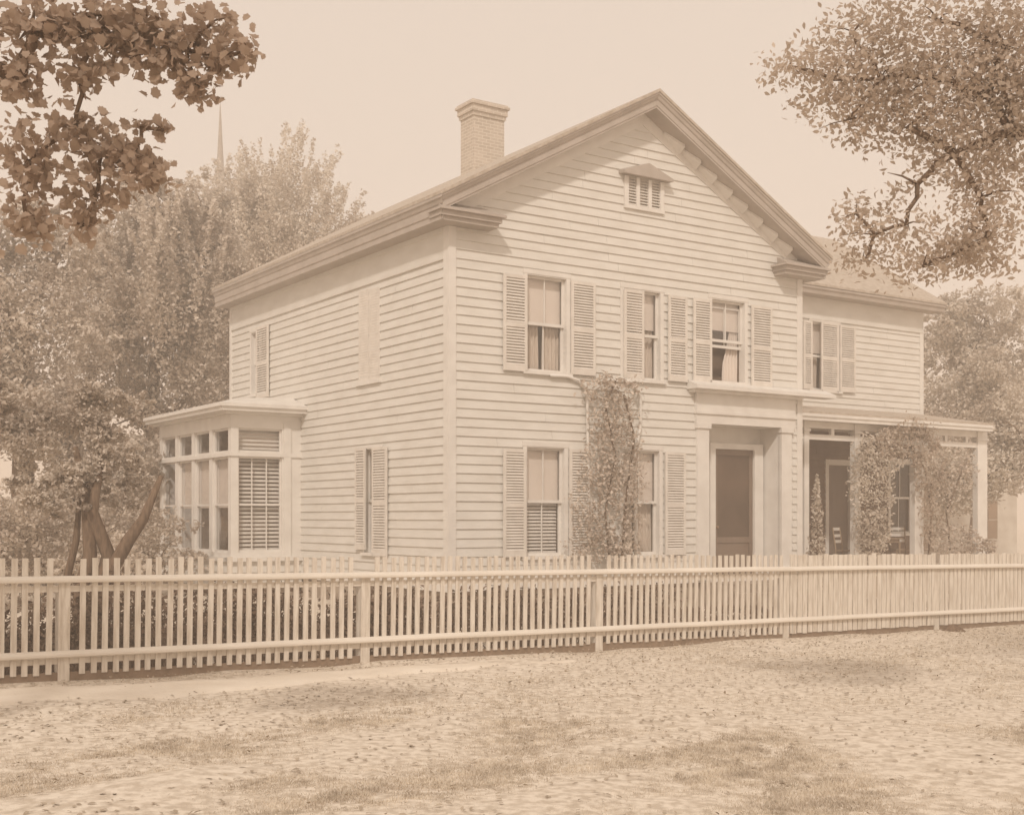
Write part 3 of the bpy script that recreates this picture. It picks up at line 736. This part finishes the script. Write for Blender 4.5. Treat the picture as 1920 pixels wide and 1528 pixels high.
climber('porch_vine', 'dark vine hanging from the porch eave over the third post', 'vine',
        [(1690, 832, 62, 30, 1.2), (1735, 880, 30, 50, 1), (1738, 960, 17, 80, .7), (1700, 803, 42, 12, 1.6)], 3000, .075, M['leafdark'], [[(1735, 1062), (1742, 960), (1730, 880), (1690, 815)]], .78, 'vines on the porch')
climber('porch_vine', 'ragged vine in the right hand porch bay beside the end post', 'vine',
        [(1790, 880, 34, 36, .5), (1780, 1015, 50, 26, 1.2), (1765, 950, 14, 60, .6)], 1900, .07, M['vine'], [[(1780, 1062), (1770, 960), (1800, 880)]], .85, 'vines on the porch')
# pointed shrub at the porch corner
def shrub(label, px, ytop, ybase, hw, t, n, m, leaf, name='garden_shrub', cone=True):
    u, zt_ = front(px, ytop, t); P = hloc(u, t, 0); z0 = gz(P[0], P[1]); root = empty(name, (P[0], P[1], z0)); tag(root, label, 'shrub'); rng = np.random.default_rng(int(px)); H = zt_ - z0
    w = hw * front(px, 960, t)[1] * 0 + hw / FPX * P[1]; out = []
    for _ in range(n):
        h = rng.uniform(.04, 1) ** (1.3 if cone else 1); r = w * ((1 - h) ** .75 if cone else math.sqrt(max(.02, 1 - (2 * h - .9) ** 2 * .8))) * rng.uniform(.35, 1.05); a = rng.uniform(0, 2 * PI)
        out.append((r * math.cos(a), r * math.sin(a), h * H))
    leafcloud('foliage', m, root, out, leaf, OVAL, .4, .4)
    mb = MB(); mb.tube([(0, 0, -.1), (0, 0, H * .7)], [.03, .012], 7); mb.build('stem', M['bark'], root, True); return root
shrub('pale cone shaped shrub beside the corner of the house at the porch', 1532, 890, 1060, 27, .45, 900, M['leafpale'], .085)
# yard shrubs behind the left fence
for i, (s, d, h, r, lb) in enumerate([(1.2, 2.6, .95, .8, 'dark bushy shrub behind the left fence nearest the forked tree'), (3.2, 3.4, .85, .9, 'dark low shrub behind the fence below the bay window'),
                                  (5.3, 3.2, .7, .8, 'low spreading shrub behind the fence left of the house corner'), (-1.3, 2.2, 1.1, .8, 'dark shrub behind the fence at the far left'), (7.6, 4.0, .6, .8, 'low shrub against the house corner behind the fence')]):
    p = F0 + FD * s - np.array([FD[1], -FD[0]]) * d; z0 = gz(*p); root = empty('garden_shrub', (p[0], p[1], z0)); tag(root, lb, 'shrub', 'low shrubs in the front yard')
    pts_ = blob_points([(0, 0, h * .55, r, r * .8, h * .5), (r * .5, .1, h * .4, r * .6, r * .6, h * .4), (-r * .5, 0, h * .45, r * .6, r * .6, h * .42)], 1500, .16, 14)
    leafcloud('foliage', M['yard'], root, pts_, .075, OVAL)
    mb = MB()
    for a in range(5): mb.tube([(0, 0, -.05), (math.cos(a * 1.3) * r * .5, math.sin(a * 1.3) * r * .5, h * .7)], [.02, .008], 5)
    mb.build('stem', M['bark'], root)
hp = F0 + FD * 2.0 - np.array([FD[1], -FD[0]]) * 1.2; hz0 = gz(*hp); hb = [(-5.6 + i * .62, RNG.normal() * .12, .38, .55, .34, .36 * (1 if i < 13 else .8)) for i in range(21)]
hg = leafcloud('hedge', M['yard'], None, blob_points(hb, 15000, .2, 16), .06, OVAL); hg.location = (hp[0], hp[1], hz0); hg.rotation_euler = (0, 0, math.atan2(FD[1], FD[0]))
tag(hg, 'low dark hedge growing close behind the left half of the picket fence', 'hedge')
# trellis hoops framing the vine
def arcpipe(label, pxs, t=-.05, r=.030):
    pts = [Vector(hloc(*(lambda q: (q[0], t - .03, q[1]))(front(x, y, t)))) for x, y in pxs]; o = pts[-1].copy(); o.z = pts[-1].z
    root = empty('vine_trellis', o); tag(root, label, 'trellis', 'white wooden hoops holding the vine')
    mb = MB(); mb.tube([p - o for p in pts], [r] * len(pts), 8); mb.build('hoop', M['trim'], root, True)
    mb = MB()
    for i in (1, len(pts) - 2):
        q = pts[i] - o; e = Vector((Vv[0], Vv[1], 0)) * .09; mb.tube([q, q + e], [.012, .012], 6)
    mb.build('wall_hook', M['pot'], root)
arcpipe('curved white trellis hoop on the left of the climbing vine', [(1030, 704), (1062, 706), (1082, 713), (1094, 726), (1099, 742), (1100, 800), (1102, 900), (1103, 1060)])
arcpipe('curved white trellis hoop on the right of the climbing vine', [(1163, 713), (1180, 717), (1193, 730), (1199, 748), (1199, 800), (1194, 826), (1188, 840), (1190, 1060)])

# ------------------------------------------------------------------ porch things
def chair(px, t, rz, label):
    u = front(px, None, t); P = hloc(u, t, .362); root = empty('porch_chair', P, math.atan2(Uv[1], Uv[0]) + rz); tag(root, label, 'chair', 'wooden chairs on the porch')
    m = MB(); m.box(-.22, .22, -.22, .22, .42, .45); m.build('seat', M['wood'], root)
    for x in (-.2, .2):
        m = MB(); m.tube([(x, -.2, 0), (x, -.2, .42)], [.018, .02], 7); m.build('leg', M['wood'], root)
        m = MB(); m.tube([(x, .2, 0), (x, .2, .45), (x, .28, 1.0)], [.018, .02, .016], 7); m.build('leg', M['wood'], root)
    m = MB()
    for z, y in ((.62, .228), (.76, .25), (.92, .27)): m.box(-.19, .19, y, y + .015, z, z + .07)
    m.build('backrest', M['trim'], root); return root
chair(1588, 1.9, .3, 'wooden ladder back chair on the porch beside the dark doorway')
chair(1690, 1.8, -.5, 'wooden ladder back chair on the porch beside the small table')
u = front(1655, None, 1.9); P = hloc(u, 1.9, .362); root = empty('porch_table', P, .4); tag(root, 'small wooden table on the porch between the chairs', 'table')
m = MB(); m.box(-.4, .4, -.28, .28, .70, .73); m.box(-.34, .34, -.22, .22, .62, .699); m.build('tabletop', M['wood'], root)
for x in (-.34, .34):
    for y in (-.22, .22): m = MB(); m.tube([(x, y, 0), (x, y, .62)], [.018, .026], 7); m.build('leg', M['wood'], root)
# potted plant outside the porch end
u = front(1852, None, .3); P = hloc(u, .3, 0); z0 = gz(P[0], P[1]); root = empty('potted_plant', (P[0], P[1], z0)); tag(root, 'potted plant on a tall stand beside the end porch post', 'plant')
m = MB(); m.tube([(0, 0, .70), (0, 0, .74), (0, 0, .98), (0, 0, 1.0), (0, 0, .97)], [.10, .11, .16, .175, .15], 14); m.build('pot', M['pot'], root, True)
m = MB()
for a in range(3): m.tube([(.28 * math.cos(a * 2.1), .28 * math.sin(a * 2.1), 0), (.08 * math.cos(a * 2.1), .08 * math.sin(a * 2.1), .71)], [.02, .02], 6)
m.build('stand', M['wood'], root)
leafcloud('foliage', M['vine'], root, blob_points([(0, 0, 1.2, .25, .25, .2)], 260, .2, 10), .08, OVAL)
# stone by the fence
P = floc(13.6, .22); m = MB(); rr = random.Random(2); vs = []
for j in range(5):
    for i in range(9):
        a = 2 * PI * i / 9; h = j / 4; r_ = math.sin(PI * (.5 + h * .46)) * (.14 + rr.uniform(-.02, .02)); vs.append((math.cos(a) * r_ * 1.4, math.sin(a) * r_, -.03 + .13 * h))
fs = [(j * 9 + i, j * 9 + (i + 1) % 9, (j + 1) * 9 + (i + 1) % 9, (j + 1) * 9 + i) for j in range(4) for i in range(9)] + [tuple(36 + i for i in range(9))]
m.add(vs, fs); o = m.build('stone', M['bark'], None, True); o.location = P; tag(o, 'small dark stone on the ground at the foot of the fence', 'stone')

# ------------------------------------------------------------------ trees
def B(px, py, Y, rx, rz, ry=None, dens=1):
    p = spot(px, py, Y); k = Y / FPX; return (p.x, p.y, p.z, rx * k, (ry or (rx + rz) / 2) * k, rz * k, dens)
def basept(px, Y): return ((px - CX) / FPX * Y, Y)
# tall trees behind and left of the house
def sprays(tips, root_px, Y, n, k=420, seed=3):
    rng = np.random.default_rng(seed); out = []
    for _ in range(n):
        tx, ty = tips[rng.integers(len(tips))]; tx += rng.normal() * 16; ty += abs(rng.normal()) * 40
        rx, ry = root_px[0] + rng.normal() * 50 + (tx - root_px[0]) * .45, root_px[1] + rng.normal() * 30; dy = rng.normal() * 1.6
        t = rng.uniform(0, 1, k) ** .8; w = (1 - t) * 9 + 2.2
        px = rx + (tx - rx) * t ** 1.25 + rng.normal(size=k) * w; py = ry + (ty - ry) * t + rng.normal(size=k) * w
        YY = Y + dy + rng.normal(size=k) * .25
        out.append(np.stack([(px - CX) / FPX * YY, YY, EYE + (HY - py) / FPX * YY], 1))
    return np.concatenate(out)
G = 'tall trees behind the left side of the house'
make_tree('broadleaf_tree', 'big pale leafed tree rising behind the bay window and the left eave', 'tree', G, basept(300, 37), 4.5, .38,
          [B(300, 640, 37, 150, 130), B(190, 560, 37, 120, 130), B(380, 480, 38, 110, 100), B(270, 430, 37, 110, 90), B(330, 770, 36, 130, 100), B(160, 720, 36, 110, 110), B(400, 620, 38, 90, 110)], 66000, .135, M['leafmid'], .13, 40, extra=sprays([(180, 420), (230, 400), (270, 360), (300, 330), (330, 350), (360, 330), (400, 370), (430, 420)], (300, 640), 37, 60, 300, 8))
SP = sprays([(390, 330), (425, 285), (455, 275), (480, 250), (505, 290), (530, 270), (568, 225), (590, 300), (615, 270), (640, 345), (660, 340), (690, 400), (350, 350)], (500, 560), 48, 130, 330)
make_tree('broadleaf_tree', 'tree behind the roof with upright feathery shoots in its top', 'tree', G, basept(520, 48), 5, .35,
          [B(500, 470, 48, 110, 90), B(450, 410, 48, 60, 50), B(560, 440, 48, 60, 50, None, .8), B(380, 400, 48, 60, 60, None, .7)], 22000, .125, M['leafpale'], .13, 30, extra=SP)
make_tree('broadleaf_tree', 'tree at the far left edge standing behind the small forked tree', 'tree', G, basept(30, 30), 4, .34,
          [B(40, 620, 30, 130, 150), B(-60, 480, 30, 130, 140), B(110, 480, 31, 90, 90), B(60, 800, 29, 120, 110), B(-80, 760, 30, 110, 140), B(150, 830, 30, 90, 80)], 56000, .12, M['leafmid'], .13, 40)
for px_, Y_, w_, h_, lb in ((70, 23, 1.6, 2.3, 'tall bush behind the forked tree at the left edge of the yard'), (230, 26, 1.5, 2.0, 'rounded bush between the forked tree and the bay window'), (-60, 22, 1.5, 2.2, 'tall bush at the far left outside the forked tree'), (150, 31, 2.2, 2.5, 'wide bush further back behind the forked tree trunks')):
    bx, by = basept(px_, Y_); make_tree('garden_bush', lb, 'bush', 'bushes in the left of the yard', (bx, by), .5, .06, [(bx, by, h_ * .5, w_, w_ * .8, h_ * .5), (bx + w_ * .5, by, h_ * .35, w_ * .7, w_ * .6, h_ * .4), (bx - w_ * .5, by, h_ * .4, w_ * .7, w_ * .6, h_ * .45)], 9000, .085, M['leafmid'], .15, 24)
# small forked tree behind the left end of the fence
bp = basept(172, 17.0)
make_tree('forked_tree', 'small forked tree with three leaning trunks behind the left end of the fence', 'tree', None, bp, 2, .1,
          [B(130, 890, 17, 55, 45, 40), B(110, 945, 16.8, 50, 26, 30, .6), B(225, 935, 17.4, 42, 26, 30, .5), B(215, 850, 17.3, 60, 45, 50, .8), B(60, 830, 17, 60, 45, 50), B(150, 780, 17.4, 70, 45, 60, .8), B(258, 905, 17.5, 36, 26, 30, .5), B(60, 930, 17, 45, 35, 40), B(230, 760, 17.6, 50, 30, 40, .5), B(20, 740, 17, 60, 40, 50, .7)], 19000, .066, M['leafmid'], .16, 20,
          stems=[([(-.10, 0, -.2), (-.16, 0, .6), (-.02, 0, 1.1), (-.10, .1, 1.9), (-.3, .2, 2.6)], [.13, .10, .095, .08, .04]), ([(.08, 0, -.2), (.08, .05, .5), (.20, .1, 1.1), (.0, .0, 1.7), (.1, .1, 2.4)], [.14, .12, .10, .09, .04]),
                 ([(.12, 0, .2), (.22, 0, .8), (.5, .0, 1.3), (.68, .1, 1.6), (.9, .2, 2.2)], [.10, .10, .09, .07, .035]), ([(-.45, .1, -.2), (-.42, .1, .6), (-.25, .1, 1.3), (-.2, .1, 1.9)], [.06, .055, .05, .03])])
# shade tree standing outside the frame on the left, its maple leaves hang in
Ym = 6.6
mb_ = []
for (x, y, rx, rz, d) in [(60, 60, 90, 60, 1), (170, 70, 70, 55, 1), (270, 100, 90, 60, 1.1), (350, 95, 70, 60, 1), (420, 110, 50, 42, .9), (370, 165, 48, 30, 1.1), (150, 150, 55, 38, .8), (465, 95, 30, 18, .6), (40, 150, 50, 50, .8),
                          (140, 235, 34, 32, .9), (190, 285, 60, 50, 1.15), (250, 310, 60, 50, 1.1), (285, 325, 30, 40, .8), (180, 370, 45, 50, .9), (155, 425, 35, 30, .6), (60, 300, 70, 80, 1), (50, 420, 50, 50, .8), (305, 245, 14, 22, .5), (265, 238, 14, 8, .5), (200, 30, 150, 30, 1), (400, 40, 60, 25, .6)]:
    mb_.append(B(x, y, Ym, rx * .86, rz * .86, 45, d))
mh_ = [(-5.2, 5.4, 5.9, 1.5, 1.4, .9, .16), (-6.3, 4.6, 6.8, 1.6, 1.5, 1.1, .16), (-4.2, 4.4, 6.9, 1.4, 1.3, .9, .16), (-5.4, 5.0, 8.0, 1.6, 1.5, 1.0, .16), (-7.2, 5.8, 5.4, 1.2, 1.2, .9, .16)]
make_tree('maple_tree', 'maple tree whose dark lobed leaves hang into the upper left corner', 'tree', None, (-5.0, 5.2), 4.6, .26, mb_, 3000, .052, M['maple'], .42, 6, MAPLE, limb=.09, rough=False, high=mh_, extra=blob_points(mh_ + [(-4.1, 5.9, 4.4, .6, .5, .4, .5)], 7000, .22, 14))
# shade tree outside the frame on the right
Yr = 8.6
mr_ = []
for (x, y, rx, rz, d) in [(1480, 125, 55, 32, .6), (1560, 150, 70, 70, .8), (1650, 150, 90, 85, 1), (1750, 150, 100, 90, 1.1), (1850, 180, 90, 120, 1.1), (1590, 225, 70, 30, .45), (1700, 240, 90, 50, .9), (1790, 290, 80, 45, .8), (1840, 370, 60, 60, .8),
                          (1850, 450, 60, 70, 1), (1790, 475, 70, 45, 1), (1730, 500, 60, 30, .7), (1700, 420, 60, 34, .35), (1640, 440, 64, 50, .5), (1605, 400, 40, 35, .4), (1620, 490, 50, 26, .4), (1720, 345, 60, 40, .15), (1900, 250, 70, 150, 1), (1760, 40, 160, 50, 1), (1600, 60, 80, 45, .5), (1890, 90, 80, 100, 1)]:
    mr_.append(B(x, y, Yr, rx * 1.05, rz * 1.0, 80, d))
mrh_ = [(6.4, 7.6, 6.6, 1.7, 1.6, 1.1, .2), (7.2, 8.8, 7.6, 1.7, 1.6, 1.2, .2), (5.4, 7.0, 7.6, 1.4, 1.4, 1.0, .2), (6.4, 8.0, 8.8, 1.6, 1.6, 1.0, .2)]
make_tree('shade_tree', 'leafy shade tree whose fine leaved boughs reach in from the right edge', 'tree', None, (6.0, 8.0), 4.4, .24, mr_, 15500, .042, M['leafdark'], .30, 7, OVAL, limb=.09, rough=False, high=mrh_, extra=blob_points(mrh_, 16000, .2, 20))
# background right
G = 'tall trees behind the right side of the house'
make_tree('broadleaf_tree', 'pale tree beyond the right end of the wing', 'tree', G, basept(1830, 44), 4, .35,
          [B(1810, 700, 44, 110, 110), B(1850, 600, 44, 90, 80), B(1780, 800, 43, 80, 80), B(1900, 760, 43, 110, 110), B(1760, 640, 45, 60, 60)], 42000, .14, M['leafpale'], .13, 40)
make_tree('broadleaf_tree', 'spreading tree behind the porch at the far right', 'tree', G, basept(1965, 36), 3.4, .3,
          [B(1850, 890, 36, 90, 60), B(1930, 840, 36, 90, 90), B(1770, 900, 37, 60, 50)], 18000, .12, M['leafpale'], .15, 22)
make_tree('broadleaf_tree', 'tree at the left edge far behind the forked tree and the shed', 'tree', 'tall trees behind the left side of the house', basept(230, 30), 1.4, .2,
          [B(230, 900, 30, 90, 60), B(300, 860, 31, 60, 60), B(140, 940, 30, 70, 50)], 9000, .14, M['leafmid'], .17, 22)
# neighbours' buildings
def cottage(name, label, px, Y, w, d, h, rise, wins, rz=.3):
    x, y = basept(px, Y); root = empty(name, (x, y, gz(x, y)), rz); tag(root, label, 'building')
    m = MB(); m.box(-w / 2, w / 2, 0, d, -.3, h); m.prism([(-w / 2, .002, h), (w / 2, .002, h), (0, .002, h + rise)], [(-w / 2, d, h), (w / 2, d, h), (0, d, h + rise)]); m.build('wall', M['far_paint'], root)
    k = rise / (w / 2); m = MB()
    for s in (-1, 1):
        a = s * (w / 2 + .25); m.hexa([(a, -.25, h - .25 * k + .02), (0, -.25, h + rise + .02), (0, d + .25, h + rise + .02), (a, d + .25, h - .25 * k + .02), (a, -.25, h - .25 * k + .12), (0, -.25, h + rise + .12), (0, d + .25, h + rise + .12), (a, d + .25, h - .25 * k + .12)])
    m.build('roof', M['slate'], root)
    for (a, b, c, e) in wins:
        m = MB(); m.box(a - .08, b + .08, -.05, -.005, c - .08, e + .08); f = m.build('window', M['far_paint'], root)
        m = MB(); m.box(a, b, -.07, -.051, c, (c + e) / 2 - .02); m.box(a, b, -.07, -.051, (c + e) / 2 + .02, e); m.build('pane', M['room'], f)
    return root
cottage('neighbour_house', 'pale neighbouring house glimpsed through the right end of the porch', 1800, 52, 6, 7, 3.6, 2.0, [(-2.3, -1.4, 1.9, 3.1), (-2.3, -1.4, .5, 1.6), (1.0, 1.9, 1.0, 2.6)], .35)
cottage('garden_shed', 'pale shed half hidden behind the forked tree left of the bay', 238, 37, 3.2, 3, 2.0, .9, [(-.9, -.3, .9, 1.6)], -.1)
# church steeple far away
p = basept(413, 110); root = empty('church_steeple', (p[0], p[1], 0)); tag(root, 'faint pointed church steeple far behind the trees', 'steeple')
zt_ = EYE + (HY - 185) / FPX * 110; m = MB(); m.box(-1.6, 1.6, -1.6, 1.6, 0, zt_ * .50); m.box(-1.8, 1.8, -1.8, 1.8, zt_ * .50, zt_ * .51); m.build('tower', M['slate'], root)
m = MB(); n = 8; A = [(1.0 * math.cos(i * PI / 4 + .39), 1.0 * math.sin(i * PI / 4 + .39), zt_ * .51) for i in range(n)]
m.add(A + [(0, 0, zt_)], [(i, (i + 1) % n, n) for i in range(n)]); m.build('spire', M['slate'], root)

# ------------------------------------------------------------------ light, sky, camera
SUN_EL = math.radians(40)
h = Vector((-.14, -.99, 0)).normalized(); d = Vector((h.x * math.cos(SUN_EL), h.y * math.cos(SUN_EL), math.sin(SUN_EL)))
ld = bpy.data.lights.new('sun', 'SUN'); ld.energy = 2.1; ld.angle = math.radians(3.5); ld.color = (1, .91, .815)
lo = bpy.data.objects.new('sun', ld); COL.objects.link(lo); lo.rotation_euler = d.to_track_quat('Z', 'Y').to_euler()
SKYK = 7.1
w = bpy.data.worlds.new('World'); sc.world = w; w.use_nodes = True; nt = w.node_tree; bg = nt.nodes['Background']
sky = nt.nodes.new('ShaderNodeTexSky'); sky.sky_type = 'NISHITA'; sky.sun_disc = False; sky.sun_elevation = SUN_EL; sky.sun_rotation = math.atan2(h.x, h.y)
sky.dust_density = 3
bw = nt.nodes.new('ShaderNodeRGBToBW'); pw2 = nt.nodes.new('ShaderNodeMath'); pw2.operation = 'POWER'; pw2.inputs[1].default_value = .12
mul = nt.nodes.new('ShaderNodeVectorMath'); mul.operation = 'SCALE'; mul.inputs[0].default_value = (SKYK * 1.0, SKYK * .858, SKYK * .742)
nt.links.new(sky.outputs[0], bw.inputs[0]); nt.links.new(bw.outputs[0], pw2.inputs[0]); nt.links.new(pw2.outputs[0], mul.inputs['Scale'])
nt.links.new(mul.outputs[0], bg.inputs['Color']); bg.inputs['Strength'].default_value = .1
cd = bpy.data.cameras.new('camera'); cam = bpy.data.objects.new('camera', cd); COL.objects.link(cam)
cam.location = (0, 0, EYE); cam.rotation_euler = (PI / 2, 0, 0); cd.sensor_width = 36; cd.lens = 36 * FPX / 1920; cd.shift_y = (HY - 764) / 1920; cd.clip_end = 5000; cd.clip_start = .05
sc.camera = cam
sc.view_settings.view_transform = 'Standard'; sc.view_settings.look = 'None'; sc.view_settings.exposure = .03; sc.view_settings.gamma = 1
sc.render.engine = 'CYCLES'; sc.cycles.use_denoising = True
sc.cycles.max_bounces = 8; sc.cycles.diffuse_bounces = 4; sc.cycles.transparent_max_bounces = 12

# warm haze added to lift dark tones and fade far things
HZD = .0072
mb = MB(); mb.box(-400, 400, -80, 440, -9, 24); hz = mb.build('haze', bpy.data.materials.new('haze_veil')); hz['kind'] = 'stuff'
tag(hz, 'thin warm haze added over the whole street to lift the dark tones', 'haze')
m = hz.data.materials[0]; m.use_nodes = True; nt = m.node_tree; nt.nodes.clear(); o_ = nt.nodes.new('ShaderNodeOutputMaterial'); pv = nt.nodes.new('ShaderNodeVolumePrincipled')
pv.inputs['Color'].default_value = (.95, .88, .81, 1); pv.inputs['Density'].default_value = HZD; pv.inputs['Anisotropy'].default_value = 0.0
nt.links.new(pv.outputs[0], o_.inputs['Volume'])
sc.cycles.volume_bounces = 2
